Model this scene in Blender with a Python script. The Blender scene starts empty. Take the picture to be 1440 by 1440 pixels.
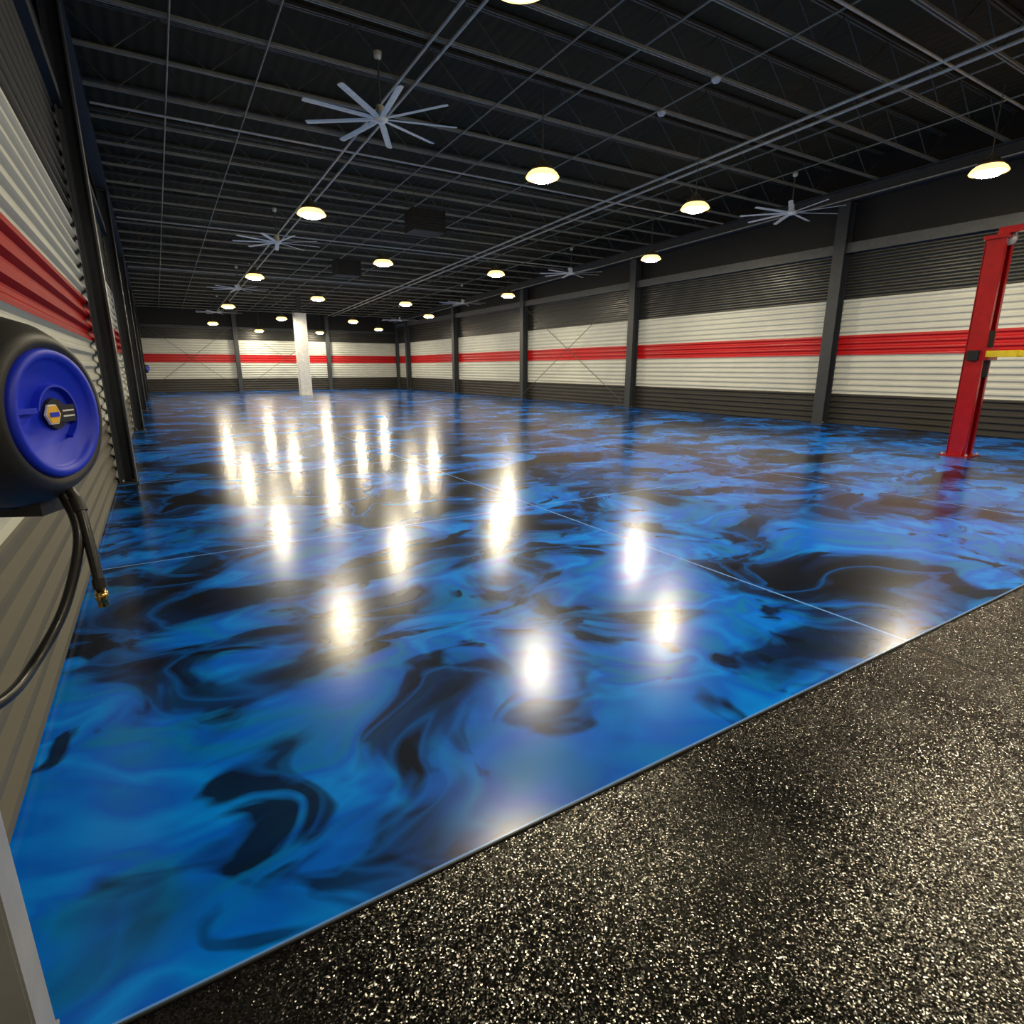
import bpy, math, random
from mathutils import Vector, Matrix
random.seed(4)
S = bpy.context.scene
try:
    S.view_settings.view_transform = 'Standard'
except Exception:
    pass

# ------------------------------------------------------------------ materials
def new_mat(name):
    m = bpy.data.materials.new(name); m.use_nodes = True
    nt = m.node_tree
    return m, nt, nt.nodes['Principled BSDF']

def pmat(name, col, rough=0.5, metal=0.0, coat=0.0, var=0.12, scale=8.0, bump=0.0):
    m, nt, b = new_mat(name)
    N = nt.nodes; L = nt.links
    tc = N.new('ShaderNodeTexCoord')
    n = N.new('ShaderNodeTexNoise'); n.inputs['Scale'].default_value = scale; n.inputs['Detail'].default_value = 4
    L.new(tc.outputs['Object'], n.inputs['Vector'])
    r = N.new('ShaderNodeValToRGB')
    r.color_ramp.elements[0].position = 0.3; r.color_ramp.elements[1].position = 0.7
    r.color_ramp.elements[0].color = (*[c*(1-var) for c in col], 1)
    r.color_ramp.elements[1].color = (*[min(1, c*(1+var)) for c in col], 1)
    L.new(n.outputs['Fac'], r.inputs['Fac']); L.new(r.outputs['Color'], b.inputs['Base Color'])
    b.inputs['Roughness'].default_value = rough
    b.inputs['Metallic'].default_value = metal
    b.inputs['Coat Weight'].default_value = coat
    b.inputs['Coat Roughness'].default_value = 0.12
    if bump:
        bp = N.new('ShaderNodeBump'); bp.inputs['Strength'].default_value = bump; bp.inputs['Distance'].default_value = 0.002
        L.new(n.outputs['Fac'], bp.inputs['Height']); L.new(bp.outputs['Normal'], b.inputs['Normal'])
    return m

def emat(name, col, strength, sample=True):
    m, nt, b = new_mat(name)
    b.inputs['Base Color'].default_value = (*col, 1)
    b.inputs['Emission Color'].default_value = (*col, 1)
    b.inputs['Emission Strength'].default_value = strength
    if not sample:
        try: m.cycles.emission_sampling = 'NONE'
        except Exception: pass
    return m

def siding_mat(name, low, white, red, up, rough=.4, coat=.2, spec=.5):
    """horizontal paint bands by height on corrugated steel"""
    m, nt, b = new_mat(name)
    N = nt.nodes; L = nt.links
    tc = N.new('ShaderNodeTexCoord'); sp = N.new('ShaderNodeSeparateXYZ')
    L.new(tc.outputs['Object'], sp.inputs[0])
    mr = N.new('ShaderNodeMapRange'); mr.inputs['From Max'].default_value = 5.0
    L.new(sp.outputs['Z'], mr.inputs['Value'])
    r = N.new('ShaderNodeValToRGB'); cr = r.color_ramp; cr.interpolation = 'CONSTANT'
    cr.elements[0].position = 0; cr.elements[0].color = (*low, 1)
    cr.elements[1].position = 0.82/5; cr.elements[1].color = (*white, 1)
    for p, c in ((1.80/5, red), (2.32/5, white), (3.22/5, up)):
        e = cr.elements.new(p); e.color = (*c, 1)
    L.new(mr.outputs[0], r.inputs['Fac'])
    n = N.new('ShaderNodeTexNoise'); n.inputs['Scale'].default_value = 1.3; n.inputs['Detail'].default_value = 3
    L.new(tc.outputs['Object'], n.inputs['Vector'])
    mx = N.new('ShaderNodeMix'); mx.data_type = 'RGBA'; mx.blend_type = 'MULTIPLY'; mx.inputs['Factor'].default_value = 0.2
    L.new(r.outputs['Color'], mx.inputs['A']); L.new(n.outputs['Fac'], mx.inputs['B'])
    L.new(mx.outputs['Result'], b.inputs['Base Color'])
    b.inputs['Roughness'].default_value = rough
    b.inputs['Specular IOR Level'].default_value = spec
    b.inputs['Coat Weight'].default_value = coat
    b.inputs['Coat Roughness'].default_value = 0.25
    return m

def blue_floor_mat():
    m, nt, b = new_mat('metallic_epoxy_blue')
    N = nt.nodes; L = nt.links
    tc = N.new('ShaderNodeTexCoord')
    sp = N.new('ShaderNodeSeparateXYZ'); L.new(tc.outputs['Object'], sp.inputs[0])
    def noise(scale, detail, dist, vec, rough=0.5):
        n = N.new('ShaderNodeTexNoise'); n.inputs['Scale'].default_value = scale
        n.inputs['Detail'].default_value = detail; n.inputs['Distortion'].default_value = dist
        n.inputs['Roughness'].default_value = rough
        L.new(vec, n.inputs['Vector']); return n
    def warp(vec, scale, amt):
        n = noise(scale, 1, 0.0, vec)
        s = N.new('ShaderNodeVectorMath'); s.operation = 'SUBTRACT'; s.inputs[1].default_value = (.5, .5, .5)
        L.new(n.outputs['Color'], s.inputs[0])
        k = N.new('ShaderNodeVectorMath'); k.operation = 'SCALE'; k.inputs['Scale'].default_value = amt
        L.new(s.outputs[0], k.inputs[0])
        a = N.new('ShaderNodeVectorMath'); a.operation = 'ADD'
        L.new(vec, a.inputs[0]); L.new(k.outputs[0], a.inputs[1])
        return a.outputs[0]
    def ramp(fac, stops, interp='LINEAR'):
        r = N.new('ShaderNodeValToRGB'); cr = r.color_ramp; cr.interpolation = interp
        cr.elements[0].position = stops[0][0]; cr.elements[0].color = (*stops[0][1], 1)
        cr.elements[1].position = stops[-1][0]; cr.elements[1].color = (*stops[-1][1], 1)
        for p, c in stops[1:-1]:
            e = cr.elements.new(p); e.color = (*c, 1)
        L.new(fac, r.inputs['Fac']); return r.outputs['Color']
    def mixc(fac, a, bcol):
        mx = N.new('ShaderNodeMix'); mx.data_type = 'RGBA'
        L.new(fac, mx.inputs['Factor']); L.new(a, mx.inputs['A'])
        if isinstance(bcol, tuple): mx.inputs['B'].default_value = (*bcol, 1)
        else: L.new(bcol, mx.inputs['B'])
        return mx.outputs['Result']
    mp = N.new('ShaderNodeMapping'); mp.inputs['Rotation'].default_value = (0, 0, .45); mp.inputs['Scale'].default_value = (.85, 1.15, 1)
    L.new(tc.outputs['Object'], mp.inputs['Vector'])
    w1 = warp(mp.outputs[0], 0.8, 1.0)
    w2 = warp(w1, 2.2, 0.27)
    # cloudy blues
    base = noise(1.0, 3, 0.45, w2, 0.5)
    c0 = (0.0, 0.065, 0.38); c1 = (0.0, 0.135, 0.82); c2 = (0.0, 0.28, 1.0); c3 = (0.0, 0.20, 0.62)
    col = ramp(base.outputs['Fac'], [(0.30, c0), (0.38, c3), (0.44, c1), (0.49, c2), (0.54, c1), (0.59, c3), (0.64, c1), (0.72, c2)])
    # soft black clouds with feathered brushy edges
    dk = noise(0.8, 4.0, 0.6, w2, 0.50)
    yr = N.new('ShaderNodeMapRange'); yr.inputs['From Min'].default_value = 1.5; yr.inputs['From Max'].default_value = 9
    yr.inputs['To Min'].default_value = -0.06; yr.inputs['To Max'].default_value = 0.03
    L.new(sp.outputs['Y'], yr.inputs['Value'])
    da = N.new('ShaderNodeMath'); da.operation = 'ADD'; L.new(dk.outputs['Fac'], da.inputs[0]); L.new(yr.outputs[0], da.inputs[1])
    dmask = ramp(da.outputs[0], [(0.42, (0, 0, 0)), (0.48, (.35, .35, .35)), (0.51, (.86, .86, .86)), (0.57, (.97, .97, .97)), (0.63, (1, 1, 1))])
    c = mixc(dmask, col, (0.003, 0.004, 0.008))
    # inky blotches drifting in the blue
    bl = noise(1.8, 3, 1.1, w2, 0.5)
    bm = ramp(bl.outputs['Fac'], [(0.565, (0, 0, 0)), (0.60, (.5, .5, .5)), (0.63, (.93, .93, .93))])
    c = mixc(bm, c, (0.002, 0.006, 0.016))
    # flowing veils over the dark clouds
    ws = noise(0.9, 3, 1.4, w2, 0.5)
    wm = ramp(ws.outputs['Fac'], [(0.46, (0, 0, 0)), (0.515, (.38, .38, .38)), (0.545, (.12, .12, .12)), (0.62, (0, 0, 0))])
    c = mixc(wm, c, (0.0, 0.20, 0.92))
    def joint(out, off, pitch):
        a = N.new('ShaderNodeMath'); a.operation = 'SUBTRACT'; L.new(out, a.inputs[0]); a.inputs[1].default_value = off
        p = N.new('ShaderNodeMath'); p.operation = 'PINGPONG'; L.new(a.outputs[0], p.inputs[0]); p.inputs[1].default_value = pitch/2
        cc = N.new('ShaderNodeMath'); cc.operation = 'LESS_THAN'; L.new(p.outputs[0], cc.inputs[0]); cc.inputs[1].default_value = 0.009
        return cc.outputs[0]
    jm = N.new('ShaderNodeMath'); jm.operation = 'MAXIMUM'
    L.new(joint(sp.outputs['X'], 3.45, 4.1), jm.inputs[0]); L.new(joint(sp.outputs['Y'], 1.34, 3.81), jm.inputs[1])
    c = mixc(jm.outputs[0], c, (0.14, 0.36, 0.9))
    L.new(c, b.inputs['Base Color'])
    b.inputs['Roughness'].default_value = 0.6
    b.inputs['Specular IOR Level'].default_value = 0.0
    b.inputs['Coat Weight'].default_value = 1.0
    b.inputs['Coat IOR'].default_value = 1.42
    b.inputs['Coat Roughness'].default_value = 0.21
    bn = noise(3.0, 2, 0, tc.outputs['Object'])
    bp = N.new('ShaderNodeBump'); bp.inputs['Strength'].default_value = 0.04; bp.inputs['Distance'].default_value = 0.02
    L.new(bn.outputs['Fac'], bp.inputs['Height']); L.new(bp.outputs['Normal'], b.inputs['Coat Normal'])
    return m

def chip_floor_mat():
    m, nt, b = new_mat('black_flake_floor')
    N = nt.nodes; L = nt.links
    tc = N.new('ShaderNodeTexCoord'); geo = N.new('ShaderNodeNewGeometry')
    v = N.new('ShaderNodeTexVoronoi'); v.inputs['Scale'].default_value = 250
    L.new(tc.outputs['Object'], v.inputs['Vector'])
    s = N.new('ShaderNodeVectorMath'); s.operation = 'SUBTRACT'; s.inputs[1].default_value = (.5, .5, .5)
    L.new(v.outputs['Color'], s.inputs[0])
    k = N.new('ShaderNodeVectorMath'); k.operation = 'SCALE'; k.inputs['Scale'].default_value = 0.42
    L.new(s.outputs[0], k.inputs[0])
    a = N.new('ShaderNodeVectorMath'); a.operation = 'ADD'
    L.new(geo.outputs['Normal'], a.inputs[0]); L.new(k.outputs[0], a.inputs[1])
    nn = N.new('ShaderNodeVectorMath'); nn.operation = 'NORMALIZE'; L.new(a.outputs[0], nn.inputs[0])
    L.new(nn.outputs[0], b.inputs['Normal'])
    n = N.new('ShaderNodeTexNoise'); n.inputs['Scale'].default_value = 1.6; n.inputs['Detail'].default_value = 5
    L.new(tc.outputs['Object'], n.inputs['Vector'])
    r = N.new('ShaderNodeValToRGB')
    r.color_ramp.elements[0].position = .35; r.color_ramp.elements[0].color = (.001, .001, .001, 1)
    r.color_ramp.elements[1].position = .7; r.color_ramp.elements[1].color = (.004, .004, .003, 1)
    L.new(n.outputs['Fac'], r.inputs['Fac']); L.new(r.outputs['Color'], b.inputs['Base Color'])
    rr = N.new('ShaderNodeMapRange'); rr.inputs['From Min'].default_value = .35; rr.inputs['From Max'].default_value = .65
    rr.inputs['To Min'].default_value = .17; rr.inputs['To Max'].default_value = .23
    L.new(n.outputs['Fac'], rr.inputs['Value']); L.new(rr.outputs[0], b.inputs['Roughness'])
    b.inputs['Specular IOR Level'].default_value = 0.75
    b.inputs['Specular Tint'].default_value = (1, .97, .86, 1)
    return m

def deck_mat():
    m, nt, b = new_mat('black_roof_deck')
    N = nt.nodes; L = nt.links
    tc = N.new('ShaderNodeTexCoord')
    w = N.new('ShaderNodeTexWave'); w.bands_direction = 'X'; w.inputs['Scale'].default_value = 1.6
    L.new(tc.outputs['Object'], w.inputs['Vector'])
    bp = N.new('ShaderNodeBump'); bp.inputs['Strength'].default_value = .5; bp.inputs['Distance'].default_value = .02
    L.new(w.outputs['Fac'], bp.inputs['Height']); L.new(bp.outputs['Normal'], b.inputs['Normal'])
    b.inputs['Base Color'].default_value = (.055, .045, .022, 1); b.inputs['Roughness'].default_value = .8
    b.inputs['Specular IOR Level'].default_value = .2
    return m

M = {}
M['blue'] = blue_floor_mat()
M['chip'] = chip_floor_mat()
M['deck'] = deck_mat()
M['side_r'] = siding_mat('banded_siding_paint', (.045, .040, .034), (.70, .71, .65), (.58, .005, .009), (.028, .029, .027))
M['side_l'] = siding_mat('banded_siding_paint_lit_base', (.15, .145, .125), (.54, .55, .50), (.34, .002, .005), (.05, .052, .05), .6, 0.0, .05)  # left wall: charcoal lower band coloured paler, bright reflections painted in
M['black'] = pmat('black_wall_paint', (.010, .010, .011), .7)
M['steel'] = pmat('charcoal_steel_paint', (.040, .046, .055), .5)
M['steel_g'] = pmat('grey_steel_paint', (.085, .09, .095), .5)
M['joist'] = pmat('joist_primer', (.31, .31, .24), .5, .1)
M['web'] = pmat('joist_web_primer', (.10, .10, .075), .5, .1)
M['pipe'] = pmat('galvanised_pipe', (.60, .61, .54), .35, .3)
M['fan'] = pmat('fan_aluminium', (.95, .95, .82), .45, .0)
M['lens'] = emat('lamp_lens_glow', (1.0, .88, .63), 335)
M['hous'] = pmat('lamp_housing', (.10, .09, .07), .4, .3)
M['skirt'] = emat('lamp_reflector_halo_glow', (1.0, .62, .20), 2.6, False)  # warm emission added to the reflector skirt as a halo around the lens
M['white'] = pmat('white_paint', (.82, .82, .80), .45)
M['red'] = pmat('red_lift_enamel', (.46, .006, .010), .3, 0, .5)
M['yellow'] = pmat('yellow_enamel', (.95, .66, .005), .45)
M['rub'] = pmat('black_rubber', (.012, .012, .012), .38, 0, .1, bump=.2, scale=120)
M['plas'] = pmat('black_moulded_plastic', (.020, .020, .021), .5, 0, .0, bump=.15, scale=90)
M['bluep'] = pmat('blue_moulded_plastic', (.006, .030, .72), .5, 0, .0, var=.05)
M['brass'] = pmat('brass_fitting', (.75, .52, .18), .25, 1.0)
M['orange'] = pmat('orange_label', (.90, .52, .04), .4)
M['label'] = pmat('dark_label', (.02, .02, .025), .35)
M['galv'] = pmat('grey_trim_metal', (.42, .43, .45), .4, .1)

# ------------------------------------------------------------------ mesh builder
class B:
    def __init__(s, mats):
        s.v = []; s.f = []; s.m = []; s.sm = []; s.mats = mats; s.X = Matrix.Identity(4)
    def add(s, vs, fs, mat, smooth=False):
        o = len(s.v); k = s.mats.index(mat)
        s.v += [tuple(s.X @ Vector(p)) for p in vs]
        for f in fs:
            s.f.append([i+o for i in f]); s.m.append(k); s.sm.append(smooth)
    def box(s, c, size, mat, R=None):
        hx, hy, hz = [d/2 for d in size]
        vs = [Vector((x, y, z)) for x in (-hx, hx) for y in (-hy, hy) for z in (-hz, hz)]
        if R is not None: vs = [R @ p for p in vs]
        vs = [p+Vector(c) for p in vs]
        s.add(vs, [(0, 1, 3, 2), (4, 6, 7, 5), (0, 4, 5, 1), (2, 3, 7, 6), (0, 2, 6, 4), (1, 5, 7, 3)], mat)
    def beam(s, a, b, w, h, mat):
        a = Vector(a); b = Vector(b); d = (b-a); ln = d.length; d.normalize()
        up = Vector((0, 0, 1)) if abs(d.z) < .95 else Vector((1, 0, 0))
        x = d.cross(up).normalized(); y = x.cross(d)
        R = Matrix((x, d, y)).transposed()
        s.box((a+b)/2, (w, ln, h), mat, R)
    def tube(s, pts, r, mat, seg=10, caps=True):
        pts = [Vector(p) for p in pts]; rings = []; vs = []
        rr = r if isinstance(r, (list, tuple)) else [r]*len(pts)
        px = None
        for i, p in enumerate(pts):
            d = (pts[min(i+1, len(pts)-1)]-pts[max(i-1, 0)]).normalized()
            if px is None:
                u = Vector((0, 0, 1)) if abs(d.z) < .9 else Vector((1, 0, 0)); px = d.cross(u).normalized()
            px = (px-d*px.dot(d)).normalized(); py = d.cross(px)
            for k in range(seg):
                a = 2*math.pi*k/seg
                vs.append(p+(px*math.cos(a)+py*math.sin(a))*rr[i])
        fs = []
        for i in range(len(pts)-1):
            for k in range(seg):
                k2 = (k+1) % seg
                fs.append((i*seg+k, i*seg+k2, (i+1)*seg+k2, (i+1)*seg+k))
        s.add(vs, fs, mat, True)
        if caps:
            n = len(pts)-1
            s.add(vs[:seg], [tuple(range(seg))[::-1]], mat); s.add(vs[n*seg:], [tuple(range(seg))], mat)
    def lathe(s, prof, mat, seg=32, T=None, smooth=True):
        """profile (r,z) about local Z"""
        vs = []; T = T or Matrix.Identity(4)
        for r, z in prof:
            for k in range(seg):
                a = 2*math.pi*k/seg
                vs.append(T @ Vector((r*math.cos(a), r*math.sin(a), z)))
        fs = []
        for i in range(len(prof)-1):
            for k in range(seg):
                k2 = (k+1) % seg
                fs.append((i*seg+k, i*seg+k2, (i+1)*seg+k2, (i+1)*seg+k))
        s.add(vs, fs, mat, smooth)
    def mesh(s, name):
        me = bpy.data.meshes.new(name)
        me.from_pydata(s.v, [], s.f)
        for m in s.mats: me.materials.append(M[m])
        me.polygons.foreach_set('material_index', s.m)
        me.polygons.foreach_set('use_smooth', s.sm)
        me.validate(); me.update()
        return me
    def obj(s, name, loc=(0, 0, 0), parent=None):
        o = bpy.data.objects.new(name, s.mesh(name)); o.location = loc
        S.collection.objects.link(o)
        if parent: o.parent = parent
        return o

def inst(name, me, loc, rotz=0):
    o = bpy.data.objects.new(name, me); o.location = loc; o.rotation_euler = (0, 0, rotz)
    S.collection.objects.link(o); return o

XL, XR, YF, YB = -0.63, 15.75, -6.0, 42.0
SL = 0.028
zc = lambda y: 6.15-SL*y          # underside of joists
TOP = 7.1

# ------------------------------------------------------------------ room shell
b = B(['blue']); b.box(((XL+XR)/2, (1.34+YB)/2, -.05), (XR-XL+.6, YB-1.34, .1), 'blue')
o = b.obj('floor')
b = B(['chip', 'black'])
b.box(((XL+XR)/2, (1.335+YF)/2, -.056), (XR-XL+.6, 1.335-YF, .1), 'chip')
for x in (3.43, 7.55, 11.65):
    b.box((x, (1.32+YF)/2, -.0055), (.010, 1.32-YF, .001), 'black')
b.obj('floor_entry')
b = B(['steel']); b.box(((XL+XR)/2, 1.338, -.004), (XR-XL-.1, .006, .009), 'steel'); b.obj('trim_1')

# roof deck following the slope
b = B(['deck'])
dz = .62
vs = [(XL-.3, YF, zc(YF)+dz), (XR+.3, YF, zc(YF)+dz), (XR+.3, YB, zc(YB)+dz), (XL-.3, YB, zc(YB)+dz)]
vs += [(x, y, z+.12) for x, y, z in vs]
b.add(vs, [(0, 3, 2, 1), (4, 5, 6, 7), (0, 1, 5, 4), (2, 3, 7, 6), (1, 2, 6, 5), (0, 4, 7, 3)], 'deck')
b.obj('ceiling')

def siding(name, a, bb, nrm, mat, h=4.4, backmat='black', pitch=.15, amp=.036):
    """corrugated siding between ground points a,bb, ribs horizontal, nrm = inward normal"""
    bd = B([mat, backmat])
    n = int(h/pitch*10)
    a = Vector(a); bb = Vector(bb); nrm = Vector(nrm)
    vs = []; fs = []
    for i in range(n+1):
        z = h*i/n; ph = (z/pitch) % 1
        d = amp*(.5+.5*max(-1, min(1, 1.6*math.sin(2*math.pi*ph))))
        for p in (a, bb):
            q = p+nrm*d; vs.append((q.x, q.y, z))
    for i in range(n): fs.append((2*i, 2*i+1, 2*i+3, 2*i+2))
    bd.add(vs, fs, mat, False)
    c = (a+bb)/2-nrm*.08; L = (bb-a)
    size = (abs(L.x)+(.12 if L.x == 0 else 0), abs(L.y)+(.12 if L.y == 0 else 0), TOP)
    bd.box((c.x, c.y, TOP/2-.02), size, backmat)
    return bd.obj(name)
siding('wall_left', (XL, YF, 0), (XL, YB, 0), (1, 0, 0), 'side_l', amp=.042)
siding('wall_right', (XR, YB, 0), (XR, YF, 0), (-1, 0, 0), 'side_r')
siding('wall_back', (XL, YB, 0), (XR, YB, 0), (0, -1, 0), 'side_r', h=3.9)
siding('wall_front', (XR, YF, 0), (XL, YF, 0), (0, 1, 0), 'side_r')

# wall cap girts
b = B(['steel', 'steel_g'])
b.box((XR-.09, (YF+YB)/2, 4.46), (.18, YB-YF-.3, .16), 'steel_g'); b.box((XR-.2, (YF+YB)/2, 4.46), (.03, YB-YF-.3, .24), 'steel_g')
b.obj('trim_2')
b = B(['steel']); b.box((XL+.07, (YF+YB)/2, 4.46), (.12, YB-YF-.3, .14), 'steel'); b.obj('trim_3')
b = B(['steel']); b.box(((XL+XR)/2, YB-.09, 3.96), (XR-XL-.5, .16, .14), 'steel'); b.obj('trim_4')
# eave beams
b = B(['steel', 'pipe'])
for x in (XL+.16, XR-.16):
    z0, z1 = zc(YF), zc(YB)
    for off, w, h in ((-.02, .2, .03), (-.17, .03, .28), (-.32, .2, .03)):
        b.beam((x, YF+.1, z0+off), (x, YB-.1, z1+off), w, h, 'steel')
b.beam((XR-.3, YF+.1, zc(YF)-.3), (XR-.3, YB-.1, zc(YB)-.3), .025, .025, 'pipe')
b.obj('eave_beam')

# ------------------------------------------------------------------ columns (wide flange)
def column(x, y, h, w=.26, d=.24, inward=1, mat='steel', alongX=True):
    bd = B([mat, 'galv'])
    if alongX:
        for s in (-1, 1): bd.box((s*(d/2-.01), 0, h/2), (.02, w, h), mat)
        bd.box((0, 0, h/2), (d-.04, .016, h), mat)
    else:
        for s in (-1, 1): bd.box((0, s*(d/2-.01), h/2), (w, .02, h), mat)
        bd.box((0, 0, h/2), (.016, d-.04, h), mat)
    bd.box((0, 0, .012), (d+.04, w+.04, .024), mat)
    for s in (-1, 1):
        for t in (-1, 1): bd.lathe([(0, .05), (.014, .05), (.014, .02)], 'galv', 6, Matrix.Translation((s*.06, t*.06, 0)))
    bd.box((0, 0, h-.02), (d+.03, w+.03, .02), mat)
    return bd.obj('steel_column', (x, y, 0))
cols = [1.5+7.62*k for k in range(0, 6)]+[-5.7]
for y in cols:
    column(XR-.18, y, zc(y)-.36, .30, .28)
    if y > 5:
        column(XL+.16, y, zc(y)-.36, .30, .20)
# near post next to the seam between the floors: light grey channel
b = B(['galv', 'steel'])
h = zc(1.35)-.36
b.box((0, -.05, h/2), (.17, .012, h), 'galv'); b.box((.085, .0, h/2), (.012, .11, h), 'galv'); b.box((-.085, .0, h/2), (.012, .11, h), 'steel')
b.box((0, .0, .004), (.19, .13, .008), 'galv')
b.obj('steel_column', (XL+.148, 1.355, 0))
for x in (XL+5.4, XL+11.2):
    column(x, YB-.2, zc(YB)-.05, .25, .2, alongX=False)
for x in (XL+.12, XR-.14):
    column(x, YB-.2, zc(YB)-.4, .2, .2, alongX=False)

# white boxed column
b = B(['white', 'steel', 'galv'])
b.box((0, 0, 2.15), (.56, .56, 4.3), 'white')
for s in (-1, 1):
    b.box((s*.29, 0, .06), (.02, .60, .12), 'white'); b.box((0, s*.29, .06), (.56, .02, .12), 'white')
    for t in (-1, 1): b.box((s*.275, t*.275, 2.2), (.03, .03, 4.2), 'white')
b.box((0, 0, 4.32), (.62, .62, .04), 'white')
b.box((0, 0, (4.32+zc(33.6))/2), (.2, .2, zc(33.6)-4.32), 'steel')
b.obj('white_column', (7.1, 33.6, 0))

# X bracing rods
b = B(['web'])
def xb(p, q, z0, z1):
    b.tube([(p[0], p[1], z0), (q[0], q[1], z1)], .013, 'web', 6); b.tube([(p[0]*1, p[1], z1), (q[0], q[1], z0)], .013, 'web', 6)
xb((XL+.4, YB-.32), (XL+5.2, YB-.32), .25, 4.0)
xb((XL+5.7, YB-.32), (XL+11.0, YB-.32), .25, 4.0)
xb((XR-.36, 17.0), (XR-.36, 24.1), .25, 4.3)
b.obj('wall_bracing')

# ------------------------------------------------------------------ joists
b = B(['joist', 'web', 'pipe'])
y = YF+.5; k = 0
x0, x1 = XL+.06, XR-.06
while y < YB-.3:
    z = zc(y)
    for s in (-1, 1):
        b.box(((x0+x1)/2, y+s*.024, z+.02), (x1-x0, .024, .038), 'joist')
        b.box(((x0+x1)/2, y+s*.028, z+.575), (x1-x0, .034, .045), 'web')
    n = 26; dx = (x1-x0)/n
    for i in range(n):
        a = (x0+i*dx, y, z+(.03 if i % 2 else .57)); c = (x0+(i+1)*dx, y, z+(.57 if i % 2 else .03))
        b.beam(a, c, .018, .018, 'web')
    y += 1.27; k += 1
b.obj('roof_joists')
b = B(['pipe', 'joist'])
def run(x, off, r, mat='pipe', ya=YF+.2, yb=YB-.2):
    b.tube([(x, ya, zc(ya)+off), (x, yb, zc(yb)+off)], r, mat, 8)
for x in (.75, 1.95, 5.6, 8.2, 13.2): run(x, -.015, .014, 'joist')
for x in (3.85, 4.1): run(x, -.04, .024)
for x in (10.7, 11.05): run(x, -.05, .03)
run(7.0, .3, .02, 'joist'); run(12.4, .3, .02, 'joist')
for y in (5.1, 12.8, 20.4, 28.):
    b.tube([(XL+.3, y, zc(y)-.05), (XR-.4, y, zc(y)-.05)], .022, 'pipe', 8)
b.obj('ceiling_conduit')

# ------------------------------------------------------------------ high bay lamps
b = B(['lens', 'hous', 'skirt', 'web'])
b.lathe([(0, -.035), (.165, -.02), (.195, .01), (.19, .05)], 'lens', 16)
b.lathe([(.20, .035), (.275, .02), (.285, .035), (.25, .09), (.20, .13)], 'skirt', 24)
b.lathe([(.20, .125), (.21, .14), (.17, .18), (.10, .20), (.09, .27), (.06, .29), (0, .295)], 'hous', 28)
for i in range(16):
    a = i*math.pi/8
    b.box((.13*math.cos(a), .13*math.sin(a), .185), (.09, .008, .05), 'hous', Matrix.Rotation(a, 3, 'Z'))
b.lathe([(.012, .28), (.03, .3), (.03, .33), (.0, .34)], 'hous', 12)
b.tube([(0, 0, .33), (0, 0, 1.34)], .008, 'web', 6)
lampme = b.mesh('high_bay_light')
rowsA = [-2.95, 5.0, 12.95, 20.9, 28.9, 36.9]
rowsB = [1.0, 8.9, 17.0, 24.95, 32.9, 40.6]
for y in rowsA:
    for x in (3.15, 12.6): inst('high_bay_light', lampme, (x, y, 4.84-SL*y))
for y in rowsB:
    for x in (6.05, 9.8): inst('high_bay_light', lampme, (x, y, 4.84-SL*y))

# ------------------------------------------------------------------ fans
b = B(['fan', 'steel_g'])
for i in range(9):
    a = i*2*math.pi/9; R = Matrix.Rotation(a, 4, 'Z')
    vs = []
    st = [(.10, .040), (.3, .052), (1.10, .050), (1.14, .04)]
    for r, w in st:
        for yy, zz in ((-w, -.006), (0, .012), (w, .008), (0, -.006)):
            vs.append(R @ Vector((r, yy, zz)))
    fs = []
    for j in range(3):
        for q in range(4): fs.append((j*4+q, j*4+(q+1) % 4, (j+1)*4+(q+1) % 4, (j+1)*4+q))
    fs += [(0, 1, 2, 3), (15, 14, 13, 12)]
    b.add(vs, fs, 'fan', False)
b.lathe([(0, -.05), (.06, -.045), (.10, -.02), (.11, .02), (.09, .05), (.06, .07), (.06, .17), (.02, .19)], 'fan', 24)
b.tube([(0, 0, .18), (0, 0, .84)], .014, 'steel_g', 8)
b.lathe([(.02, .76), (.05, .78), (.06, .86), (0, .87)], 'fan', 16)
fanme = b.mesh('ceiling_fan')
for i, y in enumerate((9.2, 17.8, 26.6, 35.2)):
    for j, x in enumerate((3.35, 13.4)):
        inst('ceiling_fan', fanme, (x, y, 5.32-SL*y), .42+.3*i+.5*j)

# unit heaters
b = B(['black', 'steel_g', 'web'])
b.box((0, 0, 0), (.85, .6, .5), 'black')
for i in range(7): b.box((0, -.31, -.2+i*.065), (.78, .03, .012), 'black', Matrix.Rotation(.5, 3, 'X'))
for s in (-1, 1): b.box((s*.41, -.31, 0), (.03, .03, .5), 'black')
b.lathe([(.0, .0), (.2, .0), (.22, .04), (.0, .05)], 'web', 20, Matrix.Translation((0, .31, 0)) @ Matrix.Rotation(-math.pi/2, 4, 'X'))
for s in (-1, 1):
    for t in (-1, 1): b.tube([(s*.38, t*.25, .25), (s*.38, t*.25, .73)], .008, 'web', 6)
hm = b.mesh('unit_heater')
for p in ((6.3, 14.5), (6.2, 21.2)): inst('unit_heater', hm, (p[0], p[1], zc(p[1])-.71))

# smoke detectors
b = B(['white'])
b.lathe([(0, -.07), (.05, -.065), (.075, -.03), (.08, 0), (0, 0.01)], 'white', 20)
dm = b.mesh('smoke_detector')
for p in ((8.2, 6.70), (8.3, 8.0)):
    yy = round((p[1]-YF-.5)/1.27)*1.27+YF+.5
    inst('smoke_detector', dm, (p[0], yy, zc(yy)))

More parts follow.
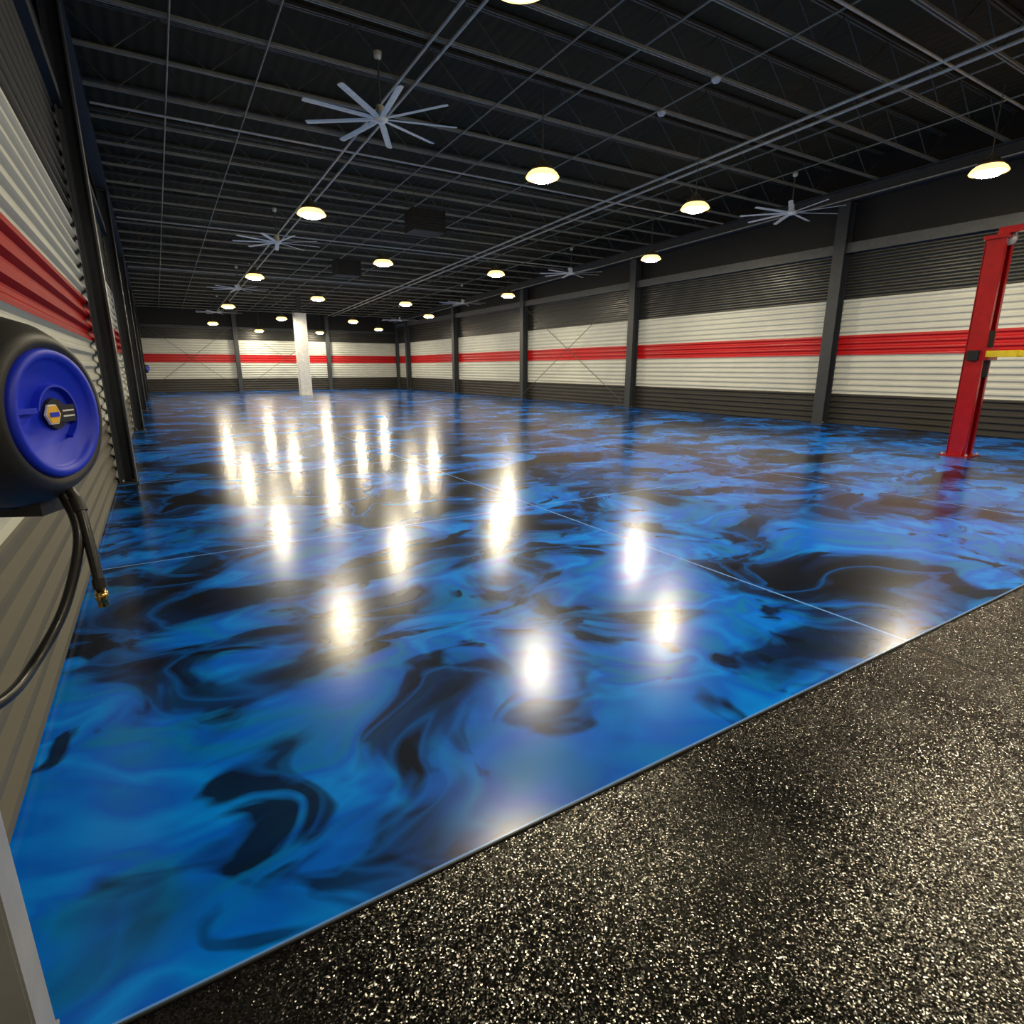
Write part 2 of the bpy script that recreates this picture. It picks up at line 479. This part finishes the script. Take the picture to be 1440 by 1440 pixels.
# ------------------------------------------------------------------ two post car lift
b = B(['red', 'yellow', 'black', 'galv', 'rub'])
H = 3.5
def post(yo, face):
    b.box((0, yo-face*.13, H/2), (.34, .02, H), 'red')
    for s in (-1, 1):
        b.box((s*.16, yo, H/2), (.02, .26, H), 'red')
        b.box((s*.125, yo+face*.125, H/2), (.07, .02, H), 'red')
    b.box((0, yo, .01), (.50, .44, .02), 'red')
    for s in (-1, 1):
        for t in (-1, 1): b.lathe([(0, .05), (.018, .05), (.018, .02)], 'galv', 6, Matrix.Translation((s*.21, yo+t*.18, 0)))
        b.add([(s*.17, yo-.1, .02), (s*.24, yo-.1, .02), (s*.17, yo-.1, .2), (s*.17, yo-.11, .02), (s*.24, yo-.11, .02), (s*.17, yo-.11, .2)],
              [(0, 1, 2), (5, 4, 3), (0, 3, 4, 1), (1, 4, 5, 2)], 'red')
    b.box((0, yo, H+.03), (.40, .32, .06), 'red')
    zc_ = 1.72
    b.box((0, yo+face*.06, zc_), (.22, .16, .75), 'black')
    b.box((0, yo+face*.17, zc_), (.34, .08, .2), 'red')
    b.box((-.2, yo, zc_-.02), (.08, .16, .16), 'black')
    for s in (-1, 1):
        e = (s*.55, yo+face*1.15, zc_); m = (s*.3, yo+face*.65, zc_)
        b.beam((s*.12, yo+face*.18, zc_), m, .11, .10, 'yellow'); b.beam(m, e, .08, .08, 'yellow')
        b.lathe([(0, .13), (.06, .13), (.065, .10), (.03, .09), (.03, 0)], 'rub', 16, Matrix.Translation(e))
post(0, -1); post(-3.2, 1)
b.beam((-.08, 0, H+.12), (-.08, -3.2, H+.12), .10, .10, 'red')
b.tube([(.12, .1, H+.05), (.12, .1, H+.2), (.12, -3.3, H+.2), (.12, -3.3, H+.05)], .012, 'rub', 8)
b.lathe([(.0, -.03), (.1, -.03), (.1, .03), (0, .03)], 'galv', 20, Matrix.Translation((0, -.12, H+.0)) @ Matrix.Rotation(math.pi/2, 4, 'Y'))
b.box((-.24, -3.2, 1.5), (.12, .2, .35), 'black')
b.obj('car_lift', (11.95, 4.40, 0))

# ------------------------------------------------------------------ hose reels
def hose_reel(loc, wallx, hoses=True):
    e = bpy.data.objects.new('hose_reel', None); S.collection.objects.link(e); e.location = loc
    n = Vector((.90, -.44, 0)).normalized(); up = Vector((0, 0, 1)); xx = up.cross(n)
    R = Matrix((xx, up, n)).transposed().to_4x4()
    bd = B(['plas', 'label']); bd.X = R
    bd.lathe([(.135, .000), (.150, .012), (.163, .010), (.175, -.005), (.195, -.035), (.207, -.075), (.207, -.15),
              (.195, -.185), (.17, -.21), (.10, -.225), (0, -.225)], 'plas', 64)
    bd.lathe([(.200, -.10), (.212, -.103), (.212, -.117), (.200, -.12)], 'plas', 64)
    bd.box((.03, -.205, -.10), (.10, .05, .10), 'plas')
    bd.obj('housing', parent=e)
    bd = B(['bluep', 'label', 'orange']); bd.X = R
    bd.lathe([(0, .002), (.112, .002), (.118, .010), (.124, .018), (.136, .018), (.141, .008), (.141, -.01)], 'bluep', 64)
    def arc(r0, r1, a0, a1, z0, z1, mat, seg=28):
        vs = []; fs = []
        for i in range(seg+1):
            a = a0+(a1-a0)*i/seg
            for r, z in ((r0, z0), (r0+.003, z1), (r1-.003, z1), (r1, z0)): vs.append((r*math.cos(a), r*math.sin(a), z))
        for i in range(seg):
            for q in range(4): fs.append((i*4+q, i*4+(q+1) % 4, i*4+4+(q+1) % 4, i*4+4+q))
        fs += [(0, 1, 2, 3), (seg*4+3, seg*4+2, seg*4+1, seg*4)]
        bd.add(vs, fs, mat, False)
    arc(.056, .067, math.radians(-60), math.radians(170), .0, .016, 'bluep')
    bd.box((-.092, .012, .007), (.054, .011, .016), 'bluep')
    arc(.0, .036, 0, 2*math.pi, .0, .010, 'label', 32)
    bd.obj('cover', parent=e)
    bd = B(['label', 'orange', 'white', 'bluep']); bd.X = R
    bd.box((.014, 0, .012), (.082, .038, .006), 'label')
    bd.lathe([(0, .0165), (.024, .0165), (.025, .012)], 'white', 6, Matrix.Translation((-.020, 0, 0)), False)
    bd.lathe([(0, .0180), (.021, .0180), (.022, .014)], 'orange', 6, Matrix.Translation((-.020, 0, 0)), False)
    bd.box((-.020, 0, .0185), (.028, .010, .002), 'bluep')
    for q in range(2): bd.box((.031, .006-.012*q, .0155), (.038, .0035, .001), 'white')
    bd.obj('nameplate', parent=e)
    bd = B(['steel_g', 'galv'])
    wx = wallx-loc[0]
    back = -n*.22
    bd.box((wx+.055, .19, .05), (.012, .22, .34), 'steel_g')
    bd.beam((wx+.080, .18, .14), (back.x+.03, back.y+.0, .17), .05, .03, 'steel_g')
    bd.beam((wx+.080, .18, -.06), (back.x+.0, back.y+.0, -.06), .05, .03, 'steel_g')
    bd.beam((back.x, back.y, .20), (back.x, back.y, -.14), .05, .03, 'steel_g')
    bd.obj('bracket', parent=e)
    if hoses:
        def smooth(pts, k=8):
            out = []; P = [Vector(p) for p in pts]
            for i in range(len(P)-1):
                p0 = P[max(i-1, 0)]; p1 = P[i]; p2 = P[i+1]; p3 = P[min(i+2, len(P)-1)]
                for j in range(k):
                    t = j/k
                    out.append(.5*((2*p1)+(p2-p0)*t+(2*p0-5*p1+4*p2-p3)*t*t+(3*p1-p0-3*p2+p3)*t**3))
            out.append(P[-1]); return out
        L = Vector(loc)
        bd = B(['rub', 'brass', 'plas'])
        A = [(-.245, 1.69, 1.25), (-.215, 1.665, 1.20), (-.20, 1.62, 1.11), (-.24, 1.56, .975), (-.295, 1.475, .89), (-.335, 1.35, .872), (-.42, 1.20, .90), (-.49, 1.0, 1.0), (-.53, .8, 1.15)]
        bd.tube([p-L for p in smooth(A)], .0115, 'rub', 14)
        C = [(-.235, 1.69, 1.25), (-.197, 1.66, 1.20), (-.182, 1.62, 1.11), (-.173, 1.58, .999)]
        sm = smooth(C); bd.tube([p-L for p in sm], .0115, 'rub', 14)
        bd.tube([p-L for p in sm[8:12]], .015, 'plas', 14)
        e0 = Vector(C[-1])-L; d = Vector((.05, -.2, -1)).normalized()
        bd.tube([e0-d*.02, e0+d*.004], .0145, 'rub', 14)
        bd.tube([e0, e0+d*.012, e0+d*.013, e0+d*.030, e0+d*.031, e0+d*.048, e0+d*.05], [.011, .011, .015, .015, .012, .012, .008], 'brass', 6)
        bd.obj('hose', parent=e)
    return e
hose_reel((-.205, 1.63, 1.40), XL, True)
hose_reel((-.24, 38.0, 1.45), XL, False)

# ------------------------------------------------------------------ world + camera
w = bpy.data.worlds.new('world'); S.world = w; w.use_nodes = True
w.node_tree.nodes['Background'].inputs[0].default_value = (.02, .022, .025, 1)
cd = bpy.data.cameras.new('camera'); cam = bpy.data.objects.new('camera', cd); S.collection.objects.link(cam)
cd.sensor_width = 36; cd.lens = 20.0; cd.clip_start = .02; cd.clip_end = 200
cam.location = (0, 0, 1.5); cam.rotation_euler = (math.radians(90-14.24), 0, math.radians(-31.46))
S.camera = cam
